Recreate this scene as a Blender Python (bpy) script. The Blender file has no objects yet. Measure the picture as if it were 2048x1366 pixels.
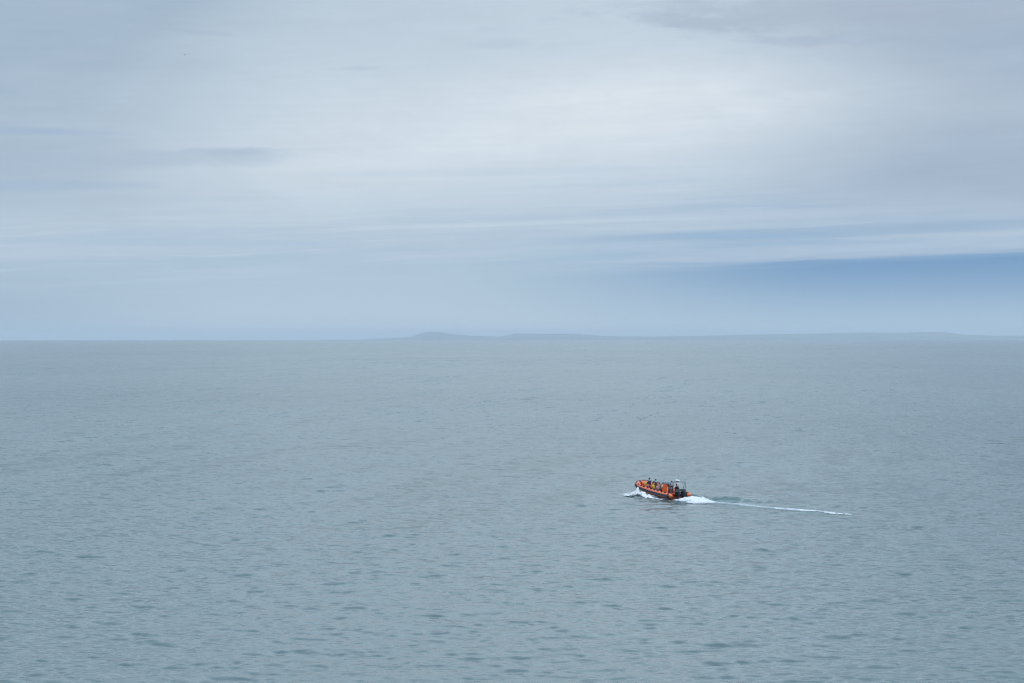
import bpy, bmesh, math, random
import numpy as np
from mathutils import Vector, Matrix

R = math.radians
PI = math.pi
random.seed(7)
scene = bpy.context.scene
COL = scene.collection

# ------------------------------------------------------------------ camera
CAM_H = 19.0
EARTH = 6371000.0
cam = bpy.data.cameras.new('camera')
cam.sensor_width = 36.0
cam.lens = 3810.0 / 2048.0 * 36.0
cam.clip_start = 0.5
cam.clip_end = 200000.0
cam_o = bpy.data.objects.new('camera', cam)
COL.objects.link(cam_o)
cam_o.location = (0, 0, CAM_H)
cam_o.rotation_euler = (R(90 - 0.18), 0, 0)
scene.camera = cam_o

# ------------------------------------------------------------------ exposure / engine
scene.view_settings.view_transform = 'Standard'
scene.view_settings.look = 'None'
scene.view_settings.exposure = 0.0
scene.view_settings.gamma = 1.0
scene.render.engine = 'CYCLES'
scene.cycles.use_denoising = True
scene.cycles.max_bounces = 8
scene.cycles.filter_width = 1.1
scene.cycles.volume_bounces = 2
scene.cycles.transparent_max_bounces = 12
scene.cycles.caustics_reflective = False
scene.cycles.caustics_refractive = False

# ------------------------------------------------------------------ node helper
class G:
    """tiny expression builder for shader node trees"""
    def __init__(self, nt):
        self.nt = nt
    def node(self, typ, **kw):
        n = self.nt.nodes.new(typ)
        for k, v in kw.items():
            setattr(n, k, v)
        return n
    def put(self, sock, v):
        if isinstance(v, bpy.types.NodeSocket):
            self.nt.links.new(v, sock)
        else:
            sock.default_value = v
    def m(self, op, a, b=0.0, c=0.0, clamp=False):
        n = self.node('ShaderNodeMath', operation=op, use_clamp=clamp)
        self.put(n.inputs[0], a); self.put(n.inputs[1], b)
        if op in ('MULTIPLY_ADD', 'SMOOTH_MIN', 'SMOOTH_MAX'):
            self.put(n.inputs[2], c)
        return n.outputs[0]
    def add(self, *a):
        r = a[0]
        for x in a[1:]:
            r = self.m('ADD', r, x)
        return r
    def mul(self, *a):
        r = a[0]
        for x in a[1:]:
            r = self.m('MULTIPLY', r, x)
        return r
    def sub(self, a, b): return self.m('SUBTRACT', a, b)
    def step(self, x, a, b):                       # smoothstep a..b
        n = self.node('ShaderNodeMapRange', interpolation_type='SMOOTHSTEP', clamp=True)
        self.put(n.inputs['Value'], x)
        n.inputs['From Min'].default_value = a; n.inputs['From Max'].default_value = b
        return n.outputs['Result']
    def xyz(self, x, y, z):
        n = self.node('ShaderNodeCombineXYZ')
        self.put(n.inputs[0], x); self.put(n.inputs[1], y); self.put(n.inputs[2], z)
        return n.outputs[0]
    def sep(self, v):
        n = self.node('ShaderNodeSeparateXYZ'); self.put(n.inputs[0], v)
        return n.outputs[0], n.outputs[1], n.outputs[2]
    def vm(self, op, a, b=(0, 0, 0), s=None):
        n = self.node('ShaderNodeVectorMath', operation=op)
        self.put(n.inputs[0], a)
        if op != 'NORMALIZE' and op != 'SCALE': self.put(n.inputs[1], b)
        if s is not None: self.put(n.inputs['Scale'], s)
        return n.outputs[0]
    def noise(self, vec, scale, detail=4.0, rough=0.5, dist=0.0, color=False):
        n = self.node('ShaderNodeTexNoise', noise_dimensions='3D')
        self.put(n.inputs['Vector'], vec)
        n.inputs['Scale'].default_value = scale
        n.inputs['Detail'].default_value = detail
        n.inputs['Roughness'].default_value = rough
        n.inputs['Distortion'].default_value = dist
        return n.outputs['Color'] if color else n.outputs['Fac']
    def mix(self, f, a, b):
        n = self.node('ShaderNodeMix', data_type='RGBA', clamp_factor=True)
        self.put(n.inputs[0], f)
        for k, v in ((6, a), (7, b)):
            if not isinstance(v, bpy.types.NodeSocket): v = (v[0], v[1], v[2], 1)
            self.put(n.inputs[k], v)
        return n.outputs[2]

def lin(r, g, b):
    f = lambda c: (c / 255 / 12.92) if c / 255 <= 0.04045 else ((c / 255 + 0.055) / 1.055) ** 2.4
    return (f(r), f(g), f(b))

# ------------------------------------------------------------------ sky (world)
SUN_EL, SUN_AZ = 56.0, 165.0
world = bpy.data.worlds.new('World')
scene.world = world
world.use_nodes = True
nt = world.node_tree
nt.nodes.clear()
g = G(nt)
BG = 0.1
out = g.node('ShaderNodeOutputWorld')
bg = g.node('ShaderNodeBackground')
bg.inputs['Strength'].default_value = BG
nt.links.new(bg.outputs[0], out.inputs[0])
sky = g.node('ShaderNodeTexSky', sky_type='NISHITA')
sky.sun_disc = False
sky.sun_elevation = R(SUN_EL)
sky.sun_rotation = R(SUN_AZ)
sky.altitude = 20.0
sky.air_density = 1.0
sky.dust_density = 0.6
sky.ozone_density = 2.0
tc = g.node('ShaderNodeTexCoord')
d = g.vm('NORMALIZE', tc.outputs['Generated'])
dx, dy, dz = g.sep(d)
az = g.mul(g.m('ARCTAN2', dx, dy), 57.2958)
el = g.mul(g.m('ARCSINE', dz), 57.2958)
right = None
# the clouds lie on a flat deck: direction projected on to a plane gives their foreshortening
inv = g.m('DIVIDE', 1.0, g.m('ADD', g.m('MAXIMUM', dz, 0.0), 0.03))
deck = g.xyz(g.mul(dx, inv), g.mul(dy, inv), 0.0)
def blob(a0, e0, sa, se, tilt=0.0):
    a = g.sub(az, a0)
    e = g.sub(g.sub(el, e0), g.mul(a, tilt))
    q = g.add(g.m('POWER', g.m('ABSOLUTE', g.mul(a, 1 / sa)), 2.0), g.m('POWER', g.m('ABSOLUTE', g.mul(e, 1 / se)), 2.0))
    return g.m('EXPONENT', g.mul(q, -1.0))
def C(r, gg, b):                                     # display colour -> background colour at strength BG
    l = lin(r, gg, b)
    return (l[0] / BG, l[1] / BG, l[2] / BG)
# long soft streaks of cirrostratus, tilted a little
def layer(tilt, sa, se, seed, warp=0.25, detail=6.0, rough=0.6):
    w = g.noise(g.xyz(g.mul(az, 0.10), g.mul(el, 0.35), seed + 50.0), 1.0, 3.0)
    e = g.add(g.sub(el, g.mul(az, tilt)), g.mul(g.sub(w, 0.5), warp))
    return g.noise(g.xyz(g.mul(az, sa), g.mul(e, se), seed), 1.0, detail, rough)
n_band = layer(0.030, 0.10, 2.6, 3.0, 0.8)
n_fine = layer(0.040, 0.16, 7.0, 11.0, 0.6, 6.0, 0.65)
n_soft = layer(0.035, 0.09, 0.55, 21.0, 0.5, 5.0, 0.55)
n_wisp = layer(-0.02, 0.45, 1.5, 33.0, 0.5, 8.0, 0.62)
wob = g.noise(g.xyz(g.mul(az, 0.13), g.mul(el, 0.3), 60.0), 1.0, 3.0)
billow = g.noise(g.xyz(g.mul(az, 0.45), g.mul(el, 1.7), 5.0), 1.0, 8.0, 0.66, 0.3)
right = g.step(az, -3.5, 10.0)
clear = g.mix(0.88, sky.outputs[0], g.mix(g.step(el, 0.1, 2.4), C(164, 194, 220), C(101, 148, 196)))
low = g.mix(g.m('ADD', g.mul(g.sub(1.0, right), 0.97), g.mul(g.step(el, 0.9, 0.0), 0.3), clamp=True), clear,
            g.mix(g.step(el, 0.0, 2.0), C(187, 204, 219), C(179, 201, 217)))
low = g.mix(g.mul(g.step(az, -7.0, -16.0), 0.85), low, C(163, 185, 205))
# the veil; its lower edge is sharp on the right and dissolves to the left
e2 = g.add(g.sub(el, g.mul(az, 0.040)), -1.80, g.mul(g.sub(n_fine, 0.5), 0.35), g.mul(g.sub(n_band, 0.5), 0.35))
sharp = g.step(e2, -0.18, 0.42)
dull = g.step(e2, -0.5, 1.2)
veil = g.add(g.mul(right, sharp), g.mul(g.sub(1.0, right), dull))
body = g.mix(g.step(el, 2.0, 5.2), C(176, 197, 215), C(201, 215, 227))
body = g.mix(g.mul(right, g.step(el, 5.2, 2.6), 0.58), body, C(160, 186, 211))
body = g.mix(g.mul(g.step(n_band, 0.42, 0.66), g.step(el, 6.0, 3.8), g.add(0.34, g.mul(right, 0.22))), body, C(196, 209, 223))
body = g.mix(g.mul(g.step(n_band, 0.50, 0.32), g.step(el, 5.6, 3.4), g.add(0.16, g.mul(right, 0.30))), body, C(150, 180, 211))
body = g.mix(g.mul(g.step(n_fine, 0.52, 0.72), g.step(el, 5.2, 3.4), 0.50), body, C(205, 215, 228))
col = g.mix(g.mul(veil, 0.94), low, body)
def band(a0, e0, sa, se, tilt, amt, c, rag=0.7):
    global col
    q = g.add(blob(a0, e0, sa, se, tilt), g.mul(g.sub(n_fine, 0.5), rag), g.mul(g.sub(n_band, 0.5), 0.3))
    col = g.mix(g.mul(g.step(q, 0.18, 0.75), amt), col, C(*c))
band(11.5, 2.56, 8.5, 0.24, 0.030, 0.58, (178, 196, 217))
band(9.5, 3.08, 8.0, 0.20, 0.030, 0.62, (148, 178, 207), 1.1)
band(7.5, 3.62, 8.0, 0.16, 0.030, 0.60, (186, 203, 221))
band(0.0, 3.35, 7.0, 0.07, 0.030, 0.45, (200, 214, 228))
band(-9.0, 3.28, 6.0, 0.07, 0.000, 0.45, (194, 209, 224))
band(-10.0, 2.75, 6.0, 0.12, 0.000, 0.35, (168, 192, 215))
# darker, bluer towards both sides and the top
side = g.m('ADD', g.mul(g.step(g.m('ABSOLUTE', g.add(az, 0.6)), 4.5, 14.0), 0.96), g.mul(g.step(el, 6.6, 10.0), g.step(az, 8.0, -8.0), 0.50), clamp=True)
side = g.mul(side, g.step(el, 2.6, 4.6), g.add(0.92, g.mul(g.sub(n_soft, 0.5), 0.9)))
side = g.m('MINIMUM', side, 1.0)
side_c = g.mix(right, C(165, 185, 204), C(164, 182, 202))
col = g.mix(g.mul(side, g.step(el, 40.0, 10.0)), col, side_c)
# the bright bank where the sun comes through
br = g.m('ADD', g.mul(blob(4.5, 6.9, 6.0, 1.15, 0.03), 1.0), g.mul(blob(-2.0, 5.6, 8.0, 1.25, 0.10), 0.52), clamp=True)
br = g.mul(br, g.add(0.80, g.mul(g.sub(n_band, 0.5), 0.55), g.mul(g.sub(n_soft, 0.5), 0.9), g.mul(g.sub(n_wisp, 0.5), 0.55)))
col = g.mix(br, col, C(221, 230, 238))
band(-1.0, 4.90, 6.0, 0.14, 0.020, 0.35, (192, 208, 225), 1.0)
# grey undersides
def dark(a0, e0, sa, se, tilt, amt, lo=0.42, hi=1.0, c=(160, 177, 201), rag=1.3):
    global col
    q = g.add(blob(a0, e0, sa, se, tilt), g.mul(g.sub(billow, 0.5), rag), g.mul(g.sub(n_fine, 0.5), 0.25))
    col = g.mix(g.mul(g.step(q, lo, hi), amt), col, C(*c))
dark(10.0, 9.40, 8.0, 0.80, -0.03, 0.68, lo=0.25, hi=0.95, c=(170, 185, 203), rag=2.0)
dark(5.2, 9.30, 3.0, 0.28, -0.05, 0.55, c=(172, 188, 205), rag=1.8)
dark(8.5, 8.70, 2.6, 0.22, -0.02, 0.45, c=(168, 185, 207), rag=1.8)
dark(-11.5, 5.15, 8.5, 0.42, 0.055, 0.62, c=(172, 190, 209))
dark(-8.5, 5.46, 4.2, 0.15, 0.035, 0.50, c=(172, 192, 211))
dark(-14.5, 5.95, 4.0, 0.16, -0.01, 0.55, c=(158, 180, 210))
dark(-14.0, 4.35, 4.5, 0.22, 0.03, 0.55, c=(165, 187, 210))
dark(-9.6, 8.95, 1.8, 0.14, -0.05, 0.45, c=(166, 184, 204), rag=1.8)
dark(-4.7, 7.95, 1.3, 0.12, 0.02, 0.40, c=(176, 190, 208), rag=1.8)
dark(-0.2, 8.7, 1.4, 0.20, 0.06, 0.35, c=(180, 194, 212), rag=2.0)
dark(-9.0, 4.05, 3.6, 0.12, 0.02, 0.35, c=(182, 200, 217), rag=1.6)
fib = g.add(1.0, g.mul(g.sub(n_wisp, 0.5), 0.10), g.mul(g.sub(n_fine, 0.5), 0.06), g.mul(g.sub(billow, 0.5), 0.05))
fib_v = g.vm('SCALE', col, s=g.m('MINIMUM', fib, 1.3))
col = g.mix(g.step(el, 1.0, 3.0), col, fib_v)
# above the picture: brighter broken cloud all the way up
hi_n = g.noise(deck, 0.9, 5.0, 0.55)
hi_c = g.mix(g.step(hi_n, 0.3, 0.7), tuple(1.38 * x for x in C(182, 207, 230)), tuple(1.72 * x for x in C(212, 227, 240)))
hi_c = g.mix(g.mul(g.step(g.m('ABSOLUTE', az), 7.0, 30.0), 0.65), hi_c, C(166, 195, 226))
hi_c = g.mix(g.mul(g.step(el, 22.0, 50.0), 0.45), hi_c, tuple(1.45 * x for x in C(140, 180, 232)))
col = g.mix(g.step(el, 10.2, 14.5), col, hi_c)
nt.links.new(col, bg.inputs['Color'])

# ------------------------------------------------------------------ sun
sl = bpy.data.lights.new('sun', 'SUN')
sl.energy = 1.5
sl.angle = R(10)
sl.color = (1.0, 0.96, 0.90)
so = bpy.data.objects.new('sun', sl)
COL.objects.link(so)
sdir = Vector((math.sin(R(SUN_AZ)) * math.cos(R(SUN_EL)), math.cos(R(SUN_AZ)) * math.cos(R(SUN_EL)), math.sin(R(SUN_EL))))
so.rotation_euler = sdir.to_track_quat('Z', 'Y').to_euler()
so.location = (0, 0, 200)

# ------------------------------------------------------------------ tagging
def tag(o, label=None, cat=None, group=None, kind=None):
    if label: o['label'] = label
    if cat: o['category'] = cat
    if group: o['group'] = group
    if kind: o['kind'] = kind
    return o

def link_mesh(name, verts, faces, mat, parent=None, smooth=True):
    me = bpy.data.meshes.new(name)
    me.from_pydata([tuple(v) for v in verts], [], faces)
    if smooth:
        me.polygons.foreach_set('use_smooth', [True] * len(me.polygons))
    if mat is not None: me.materials.append(mat)
    me.update()
    o = bpy.data.objects.new(name, me)
    COL.objects.link(o)
    if parent is not None: o.parent = parent
    return o

def grid_mesh(name, P, mat, attrs=None, wrap=False):
    """P: (rows, cols, 3) array -> one sheet"""
    nr, nc = P.shape[:2]
    me = bpy.data.meshes.new(name)
    me.vertices.add(nr * nc)
    me.vertices.foreach_set('co', P.reshape(-1).astype(np.float32))
    cc = nc if wrap else nc - 1
    i, j = np.meshgrid(np.arange(nr - 1), np.arange(cc), indexing='ij')
    j2 = (j + 1) % nc
    q = np.stack([i * nc + j, (i + 1) * nc + j, (i + 1) * nc + j2, i * nc + j2], -1).reshape(-1)
    n = len(q) // 4
    me.loops.add(n * 4)
    me.loops.foreach_set('vertex_index', q.astype(np.int32))
    me.polygons.add(n)
    me.polygons.foreach_set('loop_start', np.arange(0, n * 4, 4, dtype=np.int32))
    me.polygons.foreach_set('loop_total', np.full(n, 4, dtype=np.int32))
    me.polygons.foreach_set('use_smooth', np.ones(n, dtype=bool))
    for k, v in (attrs or {}).items():
        a = me.attributes.new(k, 'FLOAT', 'POINT')
        a.data.foreach_set('value', v.reshape(-1).astype(np.float32))
    me.update(calc_edges=True)
    me.validate()
    if mat is not None: me.materials.append(mat)
    o = bpy.data.objects.new(name, me)
    COL.objects.link(o)
    return o

# ------------------------------------------------------------------ materials
def new_mat(name):
    m = bpy.data.materials.new(name)
    m.use_nodes = True
    m.node_tree.nodes.clear()
    return m, G(m.node_tree)

def paint(name, c, rough=0.5, var=0.12, scale=6.0, metal=0.0, bump=0.0, c2=None, coat=0.0):
    """plain procedural material: base colour with soft wear noise"""
    m, q = new_mat(name)
    o = q.node('ShaderNodeOutputMaterial'); b = q.node('ShaderNodeBsdfPrincipled')
    t = q.node('ShaderNodeTexCoord')
    n = q.noise(t.outputs['Object'], scale, 5.0, 0.6)
    a = tuple(x * (1 - var) for x in c)
    e = c2 or tuple(min(1, x * (1 + var)) for x in c)
    q.put(b.inputs['Base Color'], q.mix(q.step(n, 0.3, 0.7), a, e))
    q.put(b.inputs['Roughness'], q.add(rough - 0.08, q.mul(n, 0.16)))
    b.inputs['Metallic'].default_value = metal
    b.inputs['Coat Weight'].default_value = coat
    if bump:
        bn = q.node('ShaderNodeBump'); bn.inputs['Strength'].default_value = bump
        bn.inputs['Distance'].default_value = 0.01
        q.put(bn.inputs['Height'], q.noise(t.outputs['Object'], scale * 6, 4.0))
        q.put(b.inputs['Normal'], bn.outputs[0])
    q.put(o.inputs[0], b.outputs[0])
    return m

def sea_material():
    m, q = new_mat('sea_water')
    o = q.node('ShaderNodeOutputMaterial'); b = q.node('ShaderNodeBsdfPrincipled')
    geo = q.node('ShaderNodeNewGeometry')
    P = geo.outputs['Position']
    far = q.node('ShaderNodeAttribute', attribute_name='unresolved').outputs['Fac']
    turb = q.node('ShaderNodeAttribute', attribute_name='churned').outputs['Fac']
    # slopes of the ripples too small for the mesh; crests run mostly across the view
    px, py, pz = q.sep(P)
    rx = q.add(q.mul(px, 0.985), q.mul(py, -0.17)); ry = q.add(q.mul(px, 0.17), q.mul(py, 0.985))
    def field(sx, sy, off, detail, rough=0.55):
        v = q.xyz(q.add(q.mul(rx, sx), off), q.mul(ry, sy), off)
        return q.vm('SUBTRACT', q.noise(v, 1.0, detail, rough, 0.0, True), (0.5, 0.5, 0.5))
    s1 = field(1.5, 3.4, 3.0, 3.0)
    s2 = field(0.85, 0.30, 17.0, 3.0, 0.6)
    s2n = field(0.60, 1.3, 23.0, 3.0, 0.6)
    s3 = field(0.16, 0.030, 41.0, 4.0, 0.65)
    s4 = field(0.045, 0.0045, 77.0, 5.0, 0.68)
    # gusts: patches of rougher and smoother water
    gust = q.noise(q.xyz(q.mul(px, 0.006), q.mul(py, 0.0045), 9.0), 1.0, 5.0, 0.62)
    gust2 = q.noise(q.xyz(q.mul(px, 0.0011), q.mul(py, 0.0006), 2.0), 1.0, 4.0, 0.6)
    ga = q.add(0.55, q.mul(q.step(gust, 0.25, 0.75), 0.6), q.mul(q.step(gust2, 0.3, 0.7), 0.3))
    v = q.vm('SCALE', s1, s=q.mul(ga, 0.42))
    v = q.vm('ADD', v, q.vm('SCALE', s2, s=q.mul(q.step(far, 0.72, 0.98), 0.85, ga)))
    v = q.vm('ADD', v, q.vm('SCALE', s3, s=q.mul(far, far, far, 0.85)))
    v = q.vm('ADD', v, q.vm('SCALE', s4, s=q.mul(far, far, far, far, 0.55)))
    v = q.vm('ADD', v, q.vm('SCALE', s2n, s=q.mul(far, 1.0, ga)))
    vx, vy, vz = q.sep(v)
    N = q.vm('ADD', geo.outputs['Normal'], q.xyz(q.mul(vx, 0.8), vy, 0.0))
    q.put(b.inputs['Normal'], q.vm('NORMALIZE', N))
    silt = q.noise(q.xyz(q.mul(px, 0.004), q.mul(py, 0.003), 31.0), 1.0, 4.0)
    c = q.mix(q.step(silt, 0.35, 0.65), (0.084, 0.131, 0.129), (0.103, 0.154, 0.149))
    q.put(b.inputs['Base Color'], q.mix(turb, c, (0.20, 0.30, 0.28)))
    b.inputs['IOR'].default_value = 1.333
    q.put(b.inputs['Roughness'], q.add(0.10, q.mul(far, 0.12)))
    q.put(o.inputs[0], b.outputs[0])
    return m

# ------------------------------------------------------------------ boat frame
STERN = Vector((19.55, 220.7, 0.0))
HEAD = Vector((-0.574, 0.819, 0.0)).normalized()
PORT = Vector((-HEAD.y, HEAD.x, 0.0))
PITCH = 4.0

def boat_uv(X, Y):
    a, b = X - STERN.x, Y - STERN.y
    return a * HEAD.x + b * HEAD.y, a * PORT.x + b * PORT.y

# ------------------------------------------------------------------ sea surface
rng = np.random.default_rng(11)
NW = 130
lam = 0.80 * (10.0 / 0.80) ** (rng.random(NW) ** 1.25)
kk = 2 * PI / lam
th = R(-97) + rng.normal(0, 0.58, NW)               # travelling towards the shore
slope = 0.0190 * (0.65 + 0.7 * rng.random(NW)) * np.where(lam > 2.4, 0.50, 1.0) * np.where(lam > 6, 0.85, 1.0) * 1.0
amp = slope / kk
ph = rng.random(NW) * 2 * PI

def swell(X, Y, dr):
    """height and 'unresolved' share of the waves, mesh spacing dr"""
    Z = np.zeros_like(X); miss = np.zeros_like(X); tot = 0.0
    dr = np.broadcast_to(dr, X.shape)
    for i in range(NW):
        w = np.clip((lam[i] / dr - 2.2) / 2.2, 0, 1)
        p = kk[i] * (X * math.cos(th[i]) + Y * math.sin(th[i])) + ph[i]
        s = np.sin(p)
        Z += amp[i] * w * (s + 0.18 * np.cos(2 * p))
        miss += (slope[i] ** 2) * (1 - w * w)
        tot += slope[i] ** 2
    return Z, np.sqrt(miss / tot)

def sstep(x, a, b):
    t = np.clip((x - a) / (b - a), 0, 1)
    return t * t * (3 - 2 * t)

def trail_v(u):                                       # centre line of the wake, bending to starboard
    return -0.10 * np.clip(-u, 0, None) * 0.95 * sstep(-u, -1, 20) * 0.9 - 0.25 * sstep(-u, 0, 5)

def wake(X, Y):
    u, v = boat_uv(X, Y)
    s = np.clip(-u, 0, None)
    vc = v - trail_v(u)
    Z = np.zeros_like(X)
    # stern mound and the trough either side of it
    Z += 0.26 * np.exp(-((u + 2.4) / 1.7) ** 2) * np.exp(-(vc / 1.35) ** 2)
    Z += 0.10 * np.exp(-s / 9.0) * np.exp(-(vc / 0.9) ** 2) * sstep(-u, 0.5, 3)
    Z -= 0.18 * np.exp(-s / 7.0) * (np.exp(-((vc - 1.9) / 0.8) ** 2) + np.exp(-((vc + 1.9) / 0.8) ** 2)) * sstep(-u, -1, 2)
    # bow waves diverging on both sides
    for sg, a in ((1, 0.24), (-1, 0.72)):
        c = sg * (1.7 + 0.33 * np.clip(6.3 - u, 0, None) * 0.9)
        wd = 0.45 + 0.03 * np.clip(6.3 - u, 0, None)
        env = sstep(6.6 - u, 0, 1.5) * np.exp(-np.clip(6.3 - u, 0, None) / 13.0)
        Z += a * env * np.exp(-((v - c) / wd) ** 2) * (0.75 + 0.28 * np.sin(u * 1.25 + sg) + 0.16 * np.sin(u * 4.1 + v * 1.3) + 0.12 * np.sin(u * 7.3 - v * 2.2))
        Z -= 0.45 * a * env * np.exp(-((v - c + sg * 1.1) / (wd * 1.2)) ** 2)
        Z += 0.3 * a * env * np.exp(-((v - c - sg * 2.0) / wd) ** 2)
    # shallow hollow the hull planes in
    Z -= 0.12 * np.exp(-((u - 2.5) / 3.2) ** 4) * np.exp(-(v / 1.2) ** 4)
    near = (np.abs(u) < 45) & (np.abs(v) < 25)
    churn = 0.55 * np.exp(-((vc) / (0.9 + 0.05 * s)) ** 2) * sstep(-u, -1, 1.5) * (1 - sstep(s, 16, 30))
    churn += 0.28 * np.exp(-((v + 4.4) / 1.6) ** 2) * sstep(4 - u, 0, 4) * (1 - sstep(s, 6, 15))
    return np.where(near, Z, 0), np.where(near, np.clip(churn, 0, 1), 0)

def sea_height(X, Y, dr):
    Z, miss = swell(X, Y, dr)
    W, churn = wake(X, Y)
    return Z + W - (X * X + Y * Y) / (2 * EARTH), miss, churn

def build_sea():
    rs = [0.02, 8, 16, 24, 32, 40, 48, 56, 62, 68, 73, 77, 80, 82.5, 84.5]
    r = 86.0; dr = 0.5
    radii = list(rs)
    while r < 52000:
        radii.append(r)
        if r < 98: dr = 0.5 + (0.2 - 0.5) * (r - 86) / 12
        elif r < 120: dr = 0.20
        elif r < 800: dr = 0.20 * r / 120
        else: dr = 1.333 * (r / 800) ** 2
        dr = min(dr, 1500)
        r += dr
    radii.append(52000)
    radii = np.array(radii)
    a = [0.0]
    step = R(0.045)
    while a[-1] < R(17.0): a.append(a[-1] + step)
    while a[-1] < R(40): a.append(a[-1] + R(0.5))
    while a[-1] < R(175): a.append(a[-1] + R(5))
    a = np.array(a)
    az_ = np.concatenate([-a[:0:-1], a])
    drs = np.gradient(radii)
    RR, AA = np.meshgrid(radii, az_, indexing='ij')
    X = RR * np.sin(AA); Y = RR * np.cos(AA)
    DA = np.gradient(az_)[None, :] * RR
    D = np.maximum(drs[:, None] * np.abs(np.cos(AA)) ** 0.0, DA)
    Z, miss, churn = sea_height(X, Y, D)
    P = np.stack([X, Y, Z], -1)
    # columns run anticlockwise when seen from above so the faces look up
    P = P[:, ::-1]; miss = miss[:, ::-1]; churn = churn[:, ::-1]
    o = grid_mesh('sea', P, sea_material(), {'unresolved': miss, 'churned': churn}, wrap=True)
    tag(o, kind='structure')
    return o
build_sea()

# ------------------------------------------------------------------ far coast
def build_hills():
    m, q = new_mat('coast_moorland')
    o = q.node('ShaderNodeOutputMaterial'); b = q.node('ShaderNodeBsdfPrincipled')
    t = q.node('ShaderNodeNewGeometry')
    n = q.noise(q.vm('SCALE', t.outputs['Position'], s=0.0012), 1.0, 6.0, 0.6)
    q.put(b.inputs['Base Color'], q.mix(q.step(n, 0.4, 0.6), (0.035, 0.06, 0.03), (0.10, 0.10, 0.06)))
    b.inputs['Roughness'].default_value = 0.9
    q.put(o.inputs[0], b.outputs[0])
    D0 = 38000.0
    # skyline: (photo column, rise above the sea horizon in photo pixels) -> azimuth and height at 40 km
    sk = [(560, -3), (640, 0.2), (664, 0.6), (668, 1.6), (673, 0.6), (720, 1.4), (760, 3.0), (800, 5.0), (825, 7.5), (838, 12.0), (850, 15.6), (868, 16.6), (885, 15.4),
          (905, 12.0), (925, 9.5), (960, 8.4), (1000, 7.2), (1012, 9.0), (1025, 12.6), (1045, 13.2), (1100, 12.6), (1150, 13.0), (1180, 10.4), (1215, 8.2),
          (1300, 7.0), (1360, 8.0), (1440, 9.6), (1520, 11.6), (1600, 12.8), (1680, 14.0), (1740, 15.2), (1790, 13.8), (1840, 15.8), (1890, 15.6), (1930, 11.0),
          (1975, 9.4), (2048, 9.0), (2150, 9.0), (2300, 6.0), (2450, 2.0), (2600, -3)]
    azs = np.array([math.atan((p - 1024) / 3810.0) for p, _ in sk])
    dip = math.sqrt(2 * CAM_H / EARTH)
    hs = np.array([CAM_H + D0 * (y / 3810.0 - dip) + D0 * D0 / (2 * EARTH) for _, y in sk])
    na, nr_ = 520, 26
    A = np.linspace(azs[0], azs[-1], na)
    Hs = np.interp(A, azs, hs)
    k = np.array([0.25, 0.5, 0.25])
    Hs = np.convolve(np.pad(Hs, 1, 'edge'), k, 'valid')
    r2 = np.random.default_rng(5)
    rough = np.interp(np.arange(na), np.arange(0, na, 6), r2.normal(0, 3.0, len(range(0, na, 6))))
    Rr = np.linspace(-1, 1, nr_)
    P = np.zeros((nr_, na, 3))
    for i, t_ in enumerate(Rr):
        prof = (1 - abs(t_) ** 1.7)
        bumps = np.interp(np.arange(na), np.arange(0, na, 9), r2.normal(0, 8.0, len(range(0, na, 9)))) * (1 - prof) * 1.2
        rad = D0 + t_ * 2600 + 250 * np.sin(A * 60 + t_)
        drop = rad * rad / (2 * EARTH)
        h = -60 + (Hs + rough * 0.5 + 60) * prof + bumps * (abs(t_) < 0.95)
        P[i, :, 0] = rad * np.sin(A); P[i, :, 1] = rad * np.cos(A); P[i, :, 2] = h - drop
    P = P[:, ::-1]
    o = grid_mesh('hills', P, m)
    tag(o, kind='structure')
build_hills()

# ------------------------------------------------------------------ haze
def build_haze():
    bm = bmesh.new()
    bmesh.ops.create_cube(bm, size=1.0)
    top, bot, w = 112.0, -225.0, 53000.0
    for v in bm.verts:
        v.co = (v.co.x * 2 * w, v.co.y * 2 * w, top if v.co.z > 0 else bot)
    me = bpy.data.meshes.new('haze'); bm.to_mesh(me); bm.free()
    m, q = new_mat('sea_haze')
    o = q.node('ShaderNodeOutputMaterial')
    v = q.node('ShaderNodeVolumePrincipled')
    v.inputs['Color'].default_value = (0.87, 0.95, 1.0, 1)
    v.inputs['Density'].default_value = 4.6e-5
    v.inputs['Anisotropy'].default_value = 0.0
    q.put(o.inputs['Volume'], v.outputs[0])
    me.materials.append(m)
    ob = bpy.data.objects.new('haze', me); COL.objects.link(ob)
    tag(ob, kind='stuff')
build_haze()

#BOAT#
# ------------------------------------------------------------------ mesh helpers
def catmull(pts, n):
    P = [Vector(p) for p in pts]
    P = [P[0] * 2 - P[1]] + P + [P[-1] * 2 - P[-2]]
    outp = []
    for i in range(1, len(P) - 2):
        for k in range(n):
            t = k / n
            a, b, c, d_ = P[i - 1], P[i], P[i + 1], P[i + 2]
            outp.append(0.5 * ((2 * b) + (c - a) * t + (2 * a - 5 * b + 4 * c - d_) * t * t + (3 * b - a - 3 * c + d_) * t ** 3))
    outp.append(P[-2].copy())
    return outp

def frames(path, up=Vector((0, 0, 1))):
    F = []
    for i, p in enumerate(path):
        a = path[max(0, i - 1)]; b = path[min(len(path) - 1, i + 1)]
        t = (b - a).normalized()
        s = t.cross(up)
        if s.length < 1e-4: s = t.cross(Vector((1, 0, 0)))
        s.normalize()
        F.append((p, t, s, s.cross(t).normalized()))
    return F

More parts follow.
